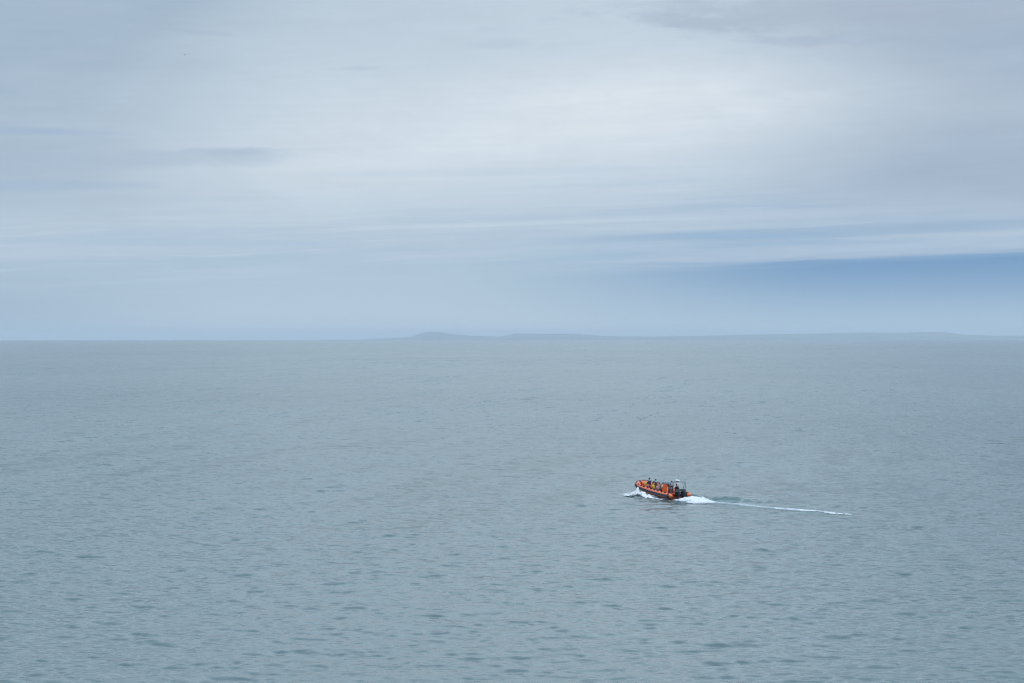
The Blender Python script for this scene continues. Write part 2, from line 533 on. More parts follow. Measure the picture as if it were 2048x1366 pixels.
def add_sweep(bm, path, rad, segs=10, cap=True, arc=None, thick=0.0):
    """round tube along path; arc=(a0,a1) in degrees keeps only that part of the girth as a thick strip"""
    path = [Vector(p) for p in path]
    rads = rad if isinstance(rad, (list, tuple)) else [rad] * len(path)
    rings = []
    for (p, t, s, u), r in zip(frames(path), rads):
        ring = []
        if arc is None:
            for k in range(segs):
                a = 2 * PI * k / segs
                ring.append(bm.verts.new(p + (s * math.cos(a) + u * math.sin(a)) * r))
        else:
            a0, a1 = R(arc[0]), R(arc[1])
            for k in range(segs + 1):
                a = a0 + (a1 - a0) * k / segs
                bulge = thick * (0.35 + 0.65 * math.sin(PI * k / segs) ** 0.4)
                ring.append(bm.verts.new(p + (s * math.cos(a) + u * math.sin(a)) * (r + bulge)))
            for k in range(segs, -1, -1):
                a = a0 + (a1 - a0) * k / segs
                ring.append(bm.verts.new(p + (s * math.cos(a) + u * math.sin(a)) * (r - 0.015)))
        rings.append(ring)
    n = len(rings[0])
    for a, b in zip(rings, rings[1:]):
        for k in range(n):
            bm.faces.new((a[k], a[(k + 1) % n], b[(k + 1) % n], b[k]))
    if cap:
        bm.faces.new(rings[0][::-1]); bm.faces.new(rings[-1])
    return rings

def add_box(bm, c, s, bevel=0.0, rot=None, taper=None):
    """box centred at c with size s; taper=(fx, fy) scales the top"""
    vs = []
    for z in (-1, 1):
        for x, y in ((-1, -1), (1, -1), (1, 1), (-1, 1)):
            f = taper if (taper and z > 0) else (1, 1)
            v = Vector((x * s[0] / 2 * f[0], y * s[1] / 2 * f[1], z * s[2] / 2))
            if rot: v = rot @ v
            vs.append(bm.verts.new(v + Vector(c)))
    fs = [(3, 2, 1, 0), (4, 5, 6, 7), (0, 1, 5, 4), (1, 2, 6, 5), (2, 3, 7, 6), (3, 0, 4, 7)]
    faces = [bm.faces.new([vs[i] for i in f]) for f in fs]
    if bevel:
        es = list({e for f in faces for e in f.edges})
        bmesh.ops.bevel(bm, geom=es, offset=bevel, segments=2, affect='EDGES', profile=0.6)

def add_ball(bm, c, r, u=12, v=8, rot=None):
    M = Matrix.Translation(Vector(c)) @ ((rot.to_4x4()) if rot else Matrix()) @ Matrix.Diagonal((r[0], r[1], r[2], 1))
    return bmesh.ops.create_uvsphere(bm, u_segments=u, v_segments=v, radius=1.0, matrix=M)['verts']

def add_loft(bm, sections, cap=True):
    rings = [[bm.verts.new(p) for p in sec] for sec in sections]
    n = len(rings[0])
    for a, b in zip(rings, rings[1:]):
        for k in range(n):
            bm.faces.new((a[k], a[(k + 1) % n], b[(k + 1) % n], b[k]))
    if cap:
        bm.faces.new(rings[0][::-1]); bm.faces.new(rings[-1])

def obj(name, bm, mat, parent=None, smooth=True, angle=40):
    bmesh.ops.recalc_face_normals(bm, faces=bm.faces)
    me = bpy.data.meshes.new(name)
    bm.to_mesh(me); bm.free()
    me.materials.append(mat)
    if smooth:
        me.polygons.foreach_set('use_smooth', [True] * len(me.polygons))
        me.set_sharp_from_angle(angle=R(angle))
    o = bpy.data.objects.new(name, me)
    COL.objects.link(o)
    if parent is not None: o.parent = parent
    return o

M = {
    'orange': paint('orange_tube_fabric', (0.95, 0.215, 0.085), 0.42, 0.10, 2.5, bump=0.15),
    'orange_gel': paint('orange_gelcoat', (0.93, 0.155, 0.028), 0.30, 0.08, 3.0),
    'red': paint('dark_red_gelcoat', (0.30, 0.035, 0.03), 0.4),
    'rubber': paint('black_rubber', (0.028, 0.035, 0.045), 0.6, 0.3, 5.0),
    'black': paint('black_webbing', (0.012, 0.013, 0.02), 0.6, 0.3),
    'cowl': paint('black_engine_cowl', (0.006, 0.007, 0.011), 0.45, 0.25, 3.0),
    'silver': paint('silver_decal', (0.30, 0.32, 0.34), 0.35, 0.08),
    'steel': paint('stainless_tube', (0.38, 0.40, 0.42), 0.32, 0.10, metal=0.85),
    'dark_steel': paint('grey_painted_tube', (0.10, 0.11, 0.13), 0.4, 0.15),
    'white': paint('white_gelcoat', (0.78, 0.79, 0.80), 0.35, 0.05),
    'deck': paint('grey_deck_paint', (0.20, 0.20, 0.21), 0.7, 0.2, 8.0),
    'seat': paint('black_seat_vinyl', (0.025, 0.025, 0.03), 0.5, 0.2),
    'canvas': paint('slate_canvas_cover', (0.16, 0.20, 0.26), 0.8, 0.15, 6.0, bump=0.3),
    'glass': paint('smoked_screen', (0.03, 0.04, 0.05), 0.08, 0.1),
    'skin': paint('skin', (0.50, 0.27, 0.19), 0.5, 0.08, 20.0),
    'eye': paint('eye_dark', (0.02, 0.015, 0.012), 0.3),
    'brass': paint('engine_leg_grey', (0.09, 0.10, 0.11), 0.4, 0.2),
}

# ------------------------------------------------------------------ the boat
boat = bpy.data.objects.new('inflatable_boat', None)
COL.objects.link(boat)
boat.empty_display_size = 1.0
boat.location = (STERN.x, STERN.y, -0.004)
boat.rotation_euler = (0, -R(PITCH), math.atan2(HEAD.y, HEAD.x))
tag(boat, 'orange inflatable boat with black rubbing strake and two black outboards, carrying passengers on the sea', 'boat')
BM = Matrix.LocRotScale(boat.location, boat.rotation_euler, None)

HB = 1.42                                             # half beam at tube centre
def sheer(u):
    return 0.46 + 0.56 * max(0.0, u / 7.9) ** 2.5
half = [(0.5, HB), (1.2, HB), (2.2, HB), (3.4, HB), (4.6, HB * 0.99), (5.6, HB * 0.95), (6.35, HB * 0.85), (6.88, HB * 0.66), (7.18, HB * 0.38)]
ctrl = [Vector((u, v, sheer(u))) for u, v in half] + [Vector((7.30, 0, sheer(7.30)))] + [Vector((u, -v, sheer(u))) for u, v in half[::-1]]
tube_path = catmull(ctrl, 6)
TR = 0.30

bm = bmesh.new()
cone_p = [Vector((-0.10, HB, sheer(0) + 0.03)), Vector((0.06, HB, sheer(0) + 0.02)), Vector((0.28, HB, sheer(0)))]
cone_s = [Vector((p.x, -p.y, p.z)) for p in cone_p[::-1]]
full = cone_p + tube_path + cone_s
rad = [0.05, 0.17, 0.27] + [TR] * len(tube_path) + [0.27, 0.17, 0.05]
add_sweep(bm, full, rad, 20)
obj('inflatable_tube', bm, M['orange'], boat)

# the black strake wraps the outer flank; sweep runs port stern -> bow -> starboard stern, outside = -s side
strake_i = [p for p in tube_path]
bm = bmesh.new()
add_sweep(bm, [cone_p[1] + Vector((0.1, 0, 0))] + strake_i + [cone_s[1] + Vector((0.1, 0, 0))], [0.24] + [TR] * len(strake_i) + [0.24], 8, arc=(160, 222), thick=0.035)
obj('rubbing_strake', bm, M['rubber'], boat)
bm = bmesh.new()                                      # wider bow rubber
bow_i = [p for p in tube_path if p.x > 6.2]
add_sweep(bm, bow_i, TR, 10, arc=(142, 246), thick=0.045)
obj('bow_fender', bm, M['rubber'], boat)
bm = bmesh.new()                                      # black bands round the tube
def ring_band(bm, idx, w=0.05, r=TR + 0.012):
    p = tube_path[idx]; t = (tube_path[idx + 1] - tube_path[idx - 1]).normalized()
    add_sweep(bm, [p - t * w, p + t * w], r, 20)
nT = len(tube_path)
ring_band(bm, nT // 2 - 4, 0.13)
obj('bow_band', bm, M['black'], boat)
for sgn in (1, -1):
    bm = bmesh.new()
    add_sweep(bm, [Vector((0.30, sgn * HB, sheer(0))), Vector((0.52, sgn * HB, sheer(0)))], [0.285, 0.312], 20)
    obj('end_collar', bm, M['rubber'] if sgn > 0 else M['black'], boat)

# grab handles on top of the tube
def tube_at(u, sgn):
    best = min((p for p in tube_path if p.y * sgn >= 0), key=lambda p: abs(p.x - u))
    i = [k for k, p in enumerate(tube_path) if p is best][0]
    t = (tube_path[min(nT - 1, i + 1)] - tube_path[max(0, i - 1)]).normalized()
    return best, t
def handle(p, t, lean):
    side_v = t.cross(Vector((0, 0, 1))).normalized()
    up_ = (Vector((0, 0, 1)) * math.cos(lean) + side_v * math.sin(lean)).normalized()
    b = bmesh.new()
    c = p + up_ * (TR + 0.004)
    arch_pts = [c - t * 0.15, c - t * 0.12 + up_ * 0.05, c + up_ * 0.085, c + t * 0.12 + up_ * 0.05, c + t * 0.15]
    fr = Matrix((t, up_.cross(t), up_)).transposed()
    add_box(b, c, (0.32, 0.15, 0.04), 0.008, fr)
    add_sweep(b, catmull(arch_pts, 3), 0.028, 8)
    return obj('grab_handle', b, M['black'], boat)
for sgn in (1, -1):
    for u in (1.1, 1.75, 2.4, 3.05, 3.7, 4.3, 4.9, 5.5, 6.1):
        p, t = tube_at(u, sgn)
        handle(p, t, -0.42)
for i in (nT // 2 + 3, nT // 2 - 9, nT // 2 - 12, nT // 2 + 9, nT // 2 - 2):
    p = tube_path[i]; t = (tube_path[i + 1] - tube_path[i - 1]).normalized()
    handle(p, t, -0.35)
bm = bmesh.new()
for sgn in (1, -1):                                   # safety line looping between the handles
    us = [0.9 + 0.30 * k for k in range(18)]
    pts = []
    for k, u in enumerate(us):
        p, t = tube_at(u, sgn)
        pts.append(Vector((u, sgn * (HB + TR * 0.80), sheer(u) + TR * 0.66 + (0.0 if k % 2 == 0 else -0.06))) if u < 4.8 else p + Vector((0, sgn * TR * .8, TR * .6)))
    add_sweep(bm, pts, 0.010, 6)
obj('lifeline', bm, M['black'], boat)

# V hull under the tubes
def hull_sec(u):
    k = max(0.0, (u - 3.6) / 3.7)
    hb = 1.20 * math.sqrt(max(0.0, 1 - k ** 2.3)) + 0.02
    keel = -0.28 + 0.92 * k ** 2.1
    chz = min(0.10 + 0.30 * k ** 1.4 + 0.05, sheer(u) - 0.12)
    top = sheer(u) - 0.06
    keel = min(keel, chz - 0.03)
    return [(u, -hb, top), (u, -hb, chz), (u, -hb * 0.5, (chz + keel) / 2 - 0.01), (u, 0, keel), (u, hb * 0.5, (chz + keel) / 2 - 0.01), (u, hb, chz), (u, hb, top), (u, hb * 0.93, top), (u, hb * 0.93, chz + 0.06), (u, 0, chz + 0.02), (u, -hb * 0.93, chz + 0.06), (u, -hb * 0.93, top)]
bm = bmesh.new()
add_loft(bm, [hull_sec(0.86 + k * (7.25 - 0.86) / 26) for k in range(27)])
obj('hull', bm, M['orange_gel'], boat, angle=30)
bm = bmesh.new()                                      # dark antifouled planing strakes
for s_ in (1, -1):
    add_sweep(bm, [Vector((0.6 + k * 0.5, s_ * 1.20 * math.sqrt(max(0.05, 1 - max(0, (0.6 + k * 0.5 - 3.6) / 3.7) ** 2.3)), 0.10 + 0.30 * max(0, (0.6 + k * 0.5 - 3.6) / 3.7) ** 1.4)) for k in range(12)], 0.04, 6)
obj('spray_rail', bm, M['rubber'], boat)
bm = bmesh.new()
deck_pts = []
DZ = 0.22
n = 20
loop = [(0.6 + 6.3 * k / n) for k in range(n + 1)]
def inner(u):
    k = max(0.0, (u - 4.2) / 2.75)
    return 1.16 * math.sqrt(max(0.0, 1 - min(1, k) ** 2.2)) + 0.01
vl = [bm.verts.new((u, inner(u), DZ + 0.16 * max(0, (u - 5) / 2) )) for u in loop] + [bm.verts.new((u, -inner(u), DZ + 0.16 * max(0, (u - 5) / 2))) for u in loop]
for k in range(n):
    bm.faces.new((vl[k], vl[k + 1], vl[n + 2 + k], vl[n + 1 + k]))
bmesh.ops.solidify(bm, geom=bm.faces[:], thickness=0.04)
obj('deck', bm, M['deck'], boat)
bm = bmesh.new()
add_box(bm, (0.84, 0, 0.36), (0.09, 2.20, 0.50), 0.015)
add_box(bm, (1.02, 0, 0.46), (0.30, 2.16, 0.05), 0.01)
obj('transom', bm, M['orange_gel'], boat)
bm = bmesh.new()                                      # bow locker with a dark lid and towing post
add_box(bm, (6.55, 0, 0.62), (0.55, 0.75, 0.45), 0.05, taper=(0.8, 0.8))
obj('bow_locker', bm, M['orange_gel'], boat)
bm = bmesh.new()
add_sweep(bm, [(6.72, 0, 0.8), (6.72, 0, 1.12)], 0.045, 10)
add_sweep(bm, [(6.72, -0.14, 1.05), (6.72, 0.14, 1.05)], 0.03, 8)
obj('towing_post', bm, M['black'], boat)

# straddle seats in two rows ahead of the console
def jockey_seat(u, v, z0):
    b = bmesh.new()
    add_box(b, (u, v, z0 + 0.13), (0.50, 0.30, 0.26), 0.03, taper=(0.92, 0.8))
    st = obj('straddle_seat', b, M['seat'], boat)
    b = bmesh.new()
    add_box(b, (u + 0.01, v, z0 + 0.30), (0.50, 0.30, 0.09), 0.03)
    obj('cushion', b, M['seat'], st)
    b = bmesh.new()
    xx = u - 0.27
    add_sweep(b, catmull([(xx, v - 0.17, z0 + 0.05), (xx - 0.02, v - 0.17, z0 + 0.55), (xx - 0.02, v - 0.12, z0 + 0.64), (xx - 0.02, v + 0.12, z0 + 0.64), (xx - 0.02, v + 0.17, z0 + 0.55), (xx, v + 0.17, z0 + 0.05)], 4), 0.022, 8)
    add_sweep(b, [(xx - 0.01, v - 0.17, z0 + 0.34), (xx - 0.01, v + 0.17, z0 + 0.34)], 0.016, 6)
    obj('grab_rail', b, M['steel'], st)
    b = bmesh.new()
    add_box(b, (xx - 0.01, v, z0 + 0.49), (0.05, 0.28, 0.20), 0.02)
    obj('backrest', b, M['seat'], st)
SEATS = [(3.80, 0.48), (3.80, -0.38), (4.60, 0.48), (4.60, -0.38), (5.30, 0.35), (5.30, -0.40), (6.0, 0.10)]
for u, v in SEATS[:6]:
    jockey_seat(u, v, DZ)

# console: tall orange pod, screen, slate cover, dark red instrument face
bm = bmesh.new()
prof = [(2.18, 0.22), (2.18, 1.12), (2.34, 1.42), (2.62, 1.50), (2.98, 1.46), (3.10, 1.25), (3.22, 0.22)]
add_loft(bm, [[(x, y * f, z) for x, z in prof] for y, f in ((-0.40, 1), (-0.33, 1), (0.33, 1), (0.40, 1))])
con = obj('console', bm, M['orange_gel'], boat, angle=25)
con.location.x = -0.25
bm = bmesh.new()
add_box(bm, (2.165, 0, 0.66), (0.04, 0.62, 0.78), 0.01)
obj('console_door', bm, M['red'], con)
bm = bmesh.new()
add_box(bm, (2.24, 0, 1.29), (0.03, 0.60, 0.22), 0.008, Matrix.Rotation(R(28), 3, 'Y'))
obj('instrument_panel', bm, M['glass'], con)
bm = bmesh.new()
add_box(bm, (2.20, 0.415, 0.70), (0.07, 0.05, 0.92), 0.015)
obj('white_trim', bm, M['white'], con)
bm = bmesh.new()
ring = [(2.02 + 0.0, 0.17 * math.cos(a), 1.12 + 0.17 * math.sin(a)) for a in [2 * PI * k / 16 for k in range(16)]]
for k in range(16):
    add_sweep(bm, [ring[k], ring[(k + 1) % 16]], 0.014, 6)
for a in (0.5, 2.6, 4.7):
    add_sweep(bm, [(2.04, 0, 1.12), (2.02, 0.17 * math.cos(a), 1.12 + 0.17 * math.sin(a))], 0.011, 6)
add_sweep(bm, [(2.03, 0, 1.12), (2.18, 0, 1.08)], 0.022, 8)
obj('steering_wheel', bm, M['black'], con)
bm = bmesh.new()
add_box(bm, (2.62, 0, 1.60), (1.10, 0.86, 0.15), 0.045, taper=(0.94, 0.92))
obj('canvas_cover', bm, M['canvas'], con)
bm = bmesh.new()
add_sweep(bm, catmull([(2.3, -0.42, 1.1), (2.22, -0.42, 1.56), (2.22, 0, 1.62), (2.22, 0.42, 1.56), (2.3, 0.42, 1.1)], 4), 0.018, 8)
obj('console_rail', bm, M['steel'], con)
# helm bolster seat
for v in (0.0,):
    bm = bmesh.new()
    add_box(bm, (0.98, v - 0.25, 0.48), (0.40, 0.60, 0.50), 0.04)
    hs = obj('helm_seat', bm, M['orange_gel'], boat)
    bm = bmesh.new()
    add_box(bm, (0.98, v - 0.25, 0.77), (0.42, 0.62, 0.09), 0.035)
    add_box(bm, (0.76, v - 0.25, 0.95), (0.07, 0.60, 0.30), 0.03)
    obj('cushion', bm, M['seat'], hs)

# radar arch of paired bent tubes
ZT = 1.93
arch_root = None
bm = bmesh.new()
for du, dz in ((0.0, 0.0), (0.26, -0.02)):
    for s_ in (1, -1):
        add_sweep(bm, catmull([(0.42 + du * 1.6, s_ * 1.13, 0.62), (0.36 + du * 1.3, s_ * 1.13, 1.2), (0.30 + du, s_ * 1.12, ZT - 0.28 + dz)], 4), 0.026, 8)
add_sweep(bm, [(0.44, -1.13, 0.66), (0.44, 1.13, 0.66)], 0.016, 8)
arch_root = obj('radar_arch', bm, M['dark_steel'], boat)
arch_root.location.x = 0.25
bm = bmesh.new()
for du, dz in ((0.0, 0.0), (0.26, -0.02)):
    add_sweep(bm, catmull([(0.30 + du, 1.12, ZT - 0.28 + dz), (0.29 + du, 1.08, ZT - 0.06 + dz), (0.30 + du, 0.88, ZT + dz), (0.30 + du, 0, ZT + 0.05 + dz), (0.30 + du, -0.88, ZT + dz), (0.29 + du, -1.08, ZT - 0.06 + dz), (0.30 + du, -1.12, ZT - 0.28 + dz)], 5), 0.028, 8)
for y in (-1.12, 1.12):
    for z in (1.65, 1.25):
        add_sweep(bm, [(0.34, y, z), (0.34 + 0.28, y, z)], 0.018, 6)
obj('top_rail', bm, M['steel'], arch_root)
bm = bmesh.new()
for k, y in enumerate((-1.08, -0.86, -0.64)):
    add_sweep(bm, [(0.52, y + 0.02, ZT + 0.02), (0.30, y, ZT - 0.01), (0.26, y - 0.05 + 0.02, ZT - 0.25)], 0.024, 6)
obj('brace', bm, M['dark_steel'], arch_root)
bm = bmesh.new()
add_ball(bm, (0.44, 0.02, ZT + 0.20), (0.27, 0.27, 0.125), 20, 10)
rd = obj('radar_dome', bm, M['white'], arch_root)
bm = bmesh.new()
add_sweep(bm, [(0.44, 0.02, ZT + 0.0), (0.44, 0.02, ZT + 0.09)], 0.16, 14)
obj('radar_bracket', bm, M['red'], arch_root)
bm = bmesh.new()
add_box(bm, (0.30, 0.0, ZT - 0.14), (0.10, 0.30, 0.12), 0.03)
obj('deck_light', bm, M['white'], arch_root)
for y, l in ((0.12, 0.85), (0.0, 1.05)):
    bm = bmesh.new()
    add_sweep(bm, [(0.28, y, ZT + 0.05), (0.27, y, ZT + 0.05 + l * 0.3), (0.24, y, ZT + l)], [0.012, 0.009, 0.006], 6)
    obj('antenna', bm, M['dark_steel'], arch_root)
for y in (0.45, 0.85):
    bm = bmesh.new()
    add_ball(bm, (0.44, y, ZT + 0.07), (0.05, 0.05, 0.06), 10, 8)
    obj('navigation_light', bm, M['black'], arch_root)

# twin outboards
def outboard(v):
    b = bmesh.new()
    secs = []
    for z, x0, x1, w, in ((0.42, -0.12, 0.36, 0.18), (0.52, -0.22, 0.40, 0.23), (0.74, -0.31, 0.43, 0.27), (0.98, -0.31, 0.43, 0.275), (1.10, -0.26, 0.40, 0.255), (1.18, -0.16, 0.32, 0.19), (1.20, -0.07, 0.24, 0.11)):
        cx, hx = (x0 + x1) / 2, (x1 - x0) / 2
        secs.append([(cx + hx * math.copysign(abs(math.cos(a)) ** 0.6, math.cos(a)), v + w * math.copysign(abs(math.sin(a)) ** 0.6, math.sin(a)), z) for a in [2 * PI * k / 20 for k in range(20)]])
    add_loft(b, secs)
    root = obj('outboard_engine', b, M['cowl'], boat, angle=50)
    for c_, z_ in (((-0.305, v, 1.00), (0.02, 0.26, 0.07)), ((0.05, v + 0.272, 1.00), (0.42, 0.02, 0.07)), ((0.05, v - 0.272, 1.00), (0.42, 0.02, 0.07))):
        b = bmesh.new()
        add_box(b, c_, z_, 0.006)
        obj('cowl_stripe', b, M['silver'], root)
    b = bmesh.new()
    add_box(b, (-0.318, v, 0.80), (0.02, 0.14, 0.04), 0.004)
    obj('badge', b, M['silver'], root)
    b = bmesh.new()
    add_box(b, (0.05, v, 0.22), (0.30, 0.16, 0.66), 0.04, taper=(1.2, 1.3))
    add_box(b, (0.02, v, -0.10), (0.46, 0.30, 0.03), 0.008)
    add_ball(b, (0.05, v, -0.34), (0.30, 0.075, 0.09), 12, 8)
    add_box(b, (0.08, v, -0.22), (0.20, 0.05, 0.26), 0.01)
    add_box(b, (0.56, v, 0.42), (0.52, 0.22, 0.20), 0.03)
    obj('lower_leg', b, M['cowl'], root)
    b = bmesh.new()
    add_ball(b, (-0.28, v, -0.34), (0.08, 0.05, 0.05), 10, 6)
    for k in range(3):
        rm = Matrix.Rotation(2 * PI * k / 3, 3, 'X') @ Matrix.Rotation(R(25), 3, 'Z')
        c = Vector((-0.28, v, -0.34)) + Matrix.Rotation(2 * PI * k / 3, 3, 'X') @ Vector((0, 0, 0.11))
        add_box(b, c, (0.02, 0.10, 0.16), 0.008, rm)
    obj('propeller', b, M['steel'], root)
outboard(0.38)
outboard(-0.38)

# ------------------------------------------------------------------ people
def skin_mesh(chains, name):
    """chains: list of lists of (point, radius); chains share joints by identical coordinates -> one continuous surface"""
    vs, es, rs, idx = [], [], [], {}
    for ch in chains:
        prev = None
        for p, r in ch:
            key = tuple(round(x, 4) for x in p)
            if key not in idx:
                idx[key] = len(vs); vs.append(key); rs.append(r)
            i = idx[key]
            if prev is not None and prev != i: es.append((prev, i))
            prev = i
    me = bpy.data.meshes.new(name)
    me.from_pydata(vs, es, [])
    o = bpy.data.objects.new(name + '_tmp', me)
    COL.objects.link(o)
    md = o.modifiers.new('skin', 'SKIN'); md.use_smooth_shade = True
    sub = o.modifiers.new('sub', 'SUBSURF'); sub.levels = 1; sub.render_levels = 1
    for i, r in enumerate(rs):
        me.skin_vertices[0].data[i].radius = (r, r)
        me.skin_vertices[0].data[i].use_root = (i == 0)
    dg = bpy.context.evaluated_depsgraph_get(); dg.update()
    ev = o.evaluated_get(dg)
    res = bpy.data.meshes.new_from_object(ev)
    bpy.data.objects.remove(o); bpy.data.meshes.remove(me)
    return res

def prep_skin():
    pass

def person(u, v, zfoot, yaw, pose, look, label, jacket, trousers, hair, hairstyle='short', collar=None, scale=1.0,
           vest=None, stripes=False, group=None, lean=0.12, hoodie=None, arms='rail'):
    """builds one person; u, v, zfoot in boat coordinates, yaw 0 = facing the bow"""
    root = bpy.data.objects.new('person', None)
    COL.objects.link(root)
    tag(root, label, 'person', group)
    sit = pose == 'sit'
    ph_ = 0.94 if pose == 'stand' else (0.40 if sit else 0.66)      # pelvis above the deck
    P0 = Vector((0, 0, ph_))
    def up(x, y, z):                                               # torso points lean forward about the pelvis
        return P0 + Vector((x + lean * z, y, z))
    def T(p): return (round(p[0], 4), round(p[1], 4), round(p[2], 4))
    pel = T(P0); sp1 = T(up(0, 0, 0.18)); ch_ = T(up(0.0, 0, 0.38)); nk = T(up(0.01, 0, 0.55)); hb_ = T(up(0.035, 0, 0.63)); hm = T(up(0.045, 0, 0.71)); ht = T(up(0.045, 0, 0.785))
    body = [[(pel, 0.135), (sp1, 0.12), (ch_, 0.135), (nk, 0.055), (hb_, 0.075), (hm, 0.090), (ht, 0.070)]]
    jk = [[(pel, 0.165), (sp1, 0.160), (ch_, 0.170), (T(up(0.005, 0, 0.50)), 0.085)]]
    tr = [[(T(up(0, 0, 0.06)), 0.150), (pel, 0.150)]]
    for s in (1, -1):
        sh = T(up(0, s * 0.175, 0.45))
        if arms == 'wheel':
            elb = T(up(0.13, s * 0.25, 0.22)); wr = T(up(0.36, s * 0.17, 0.22))
        elif arms == 'down':
            elb = T(up(-0.02, s * 0.25, 0.18)); wr = T(up(0.10, s * 0.25, -0.04))
        elif arms == 'up':
            elb = T(up(0.20, s * 0.24, 0.34)); wr = T(up(0.18, s * 0.10, 0.56))
        else:
            elb = T(up(0.10, s * 0.24, 0.20)); wr = T(up(0.33, s * 0.13, 0.14))
        W = Vector(wr); D_ = (W - Vector(elb)).normalized()
        side_v = D_.cross(Vector((0, 0, 1))).normalized() * (1 if s > 0 else -1)
        dn = side_v.cross(D_) * (1 if s > 0 else -1)
        if dn.z > 0: dn = -dn
        palm = T(W + D_ * 0.065)
        body.append([(ch_, 0.135), (sh, 0.060), (elb, 0.042), (wr, 0.028), (palm, 0.034)])
        for k, (off, ln) in enumerate(((-0.030, 0.062), (-0.010, 0.075), (0.010, 0.070), (0.030, 0.055))):
            b0 = W + D_ * 0.105 + side_v * off
            b1 = b0 + D_ * ln * 0.5 + dn * 0.012
            b2 = b1 + D_ * ln * 0.15 + dn * ln * 0.42
            body.append([(palm, 0.034), (T(b0), 0.010), (T(b1), 0.009), (T(b2), 0.008)])
        tb = W + D_ * 0.045 - side_v * 0.042
        body.append([(palm, 0.034), (T(tb), 0.012), (T(tb + D_ * 0.035 - side_v * 0.012 + dn * 0.012), 0.010)])
        jk.append([(ch_, 0.170), (sh, 0.085), (elb, 0.065), (T(W - D_ * 0.02), 0.046)])
        hip = T(P0 + Vector((0, s * 0.10, -0.03)))
        if pose == 'stand':
            kn = T(P0 + Vector((0.05, s * 0.13, -0.45))); an = (0.0, s * 0.14, 0.08)
        elif sit:
            kn = T(P0 + Vector((0.36, s * 0.20, 0.07))); an = (0.34, s * 0.22, 0.08)
        else:                                                      # half standing over a straddle seat
            kn = T(P0 + Vector((0.22, s * 0.20, -0.25))); an = (0.06, s * 0.22, 0.08)
        toe = T(Vector(an) + Vector((0.17, s * 0.02, -0.035)))
        body.append([(pel, 0.135), (hip, 0.09), (kn, 0.055), (an, 0.038), (toe, 0.032)])
        tr.append([(pel, 0.150), (T(Vector(hip)), 0.110), (kn, 0.078), (T(Vector(an) + Vector((0, 0, 0.03))), 0.062)])
    me = skin_mesh(body, 'body')
    b = bmesh.new(); b.from_mesh(me); bpy.data.meshes.remove(me)
    H = Vector(hm)
    L = Matrix.Rotation(look, 3, 'Z')
    n0 = len(b.faces)
    add_ball(b, H + Vector((0.005, 0, 0.015)), (0.096, 0.078, 0.118), 16, 12, L)
    add_ball(b, H + L @ Vector((0.098, 0, -0.012)), (0.020, 0.014, 0.024), 8, 6, L)       # nose
    add_box(b, H + L @ Vector((0.072, 0, -0.082)), (0.045, 0.06, 0.035), 0.01, L)         # chin
    for s in (1, -1):
        add_ball(b, H + L @ Vector((0.0, s * 0.080, 0.0)), (0.020, 0.010, 0.032), 8, 6, L)
    b.faces.ensure_lookup_table()
    ob = obj('body', b, M['skin'], root)
    ob.data.materials.append(M['eye'])
    b = bmesh.new(); b.from_mesh(ob.data)
    nf = len(b.faces)
    for s in (1, -1):
        add_ball(b, H + L @ Vector((0.090, s * 0.032, 0.018)), (0.010, 0.013, 0.009), 8, 6, L)
    add_box(b, H + L @ Vector((0.093, 0, -0.052)), (0.010, 0.045, 0.008), 0.0, L)
    b.faces.ensure_lookup_table()
    for f in b.faces[nf:]: f.material_index = 1
    b.to_mesh(ob.data); b.free()
    def cloth(name, chains, mat):
        m_ = skin_mesh(chains, name)
        m_.materials.append(mat)
        m_.polygons.foreach_set('use_smooth', [True] * len(m_.polygons))
        o_ = bpy.data.objects.new(name, m_); COL.objects.link(o_); o_.parent = root
        return o_
    cloth('jacket', jk, jacket)
    cloth('trousers', tr, trousers)
    for s in (1, -1):
        a = Vector((0.0 if pose == 'stand' else (0.34 if sit else 0.06), s * (0.14 if pose == 'stand' else 0.22), 0.045))
        b = bmesh.new()
        add_box(b, a + Vector((0.07, 0, 0.0)), (0.29, 0.105, 0.085), 0.03)
        obj('boot', b, M['black'], root)
    b = bmesh.new()
    vs = add_ball(b, H + Vector((0.005, 0, 0.018)), (0.106, 0.090, 0.128), 18, 14, L)
    kill = []
    for w_ in b.verts:
        q = L.inverted() @ (w_.co - H)
        face_area = q.x > 0.02 and q.z < 0.055
        low_ = q.z < (-0.16 if hairstyle == 'long' else -0.045)
        if hairstyle == 'hood':
            face_area = q.x > 0.06 and abs(q.y) < 0.06 and q.z < 0.06
            low_ = False
        if face_area or low_: kill.append(w_)
    bmesh.ops.delete(b, geom=kill, context='VERTS')
    bmesh.ops.solidify(b, geom=b.faces[:], thickness=0.012)
    if hairstyle == 'long':
        add_ball(b, H + L @ Vector((-0.075, 0, -0.09)), (0.05, 0.075, 0.12), 10, 8, L)
    obj('hood' if hairstyle == 'hood' else 'hair', b, hair, root)
    if collar:
        b = bmesh.new()
        c0 = Vector(nk)
        add_sweep(b, [c0 + Vector((-0.01, 0, -0.07)), c0 + Vector((0, 0, 0.01)), c0 + Vector((0.012, 0, 0.07))], [0.115, 0.10, 0.085], 14)
        obj('collar', b, collar, root)
    if vest:
        b = bmesh.new()
        secs = []
        for z, rx_, ry_ in ((0.10, 0.185, 0.20), (0.22, 0.20, 0.215), (0.36, 0.205, 0.225), (0.47, 0.16, 0.20)):
            c = up(0.0, 0, z)
            secs.append([(c.x + rx_ * math.cos(a), c.y + ry_ * math.sin(a), c.z) for a in [2 * PI * k / 18 for k in range(18)]])
        add_loft(b, secs)
        obj('lifejacket', b, vest, root)
    # stand or seat the whole figure on the pitched deck
    root.scale = (scale,) * 3
    loc = BM @ Vector((u, v, zfoot))
    root.location = loc
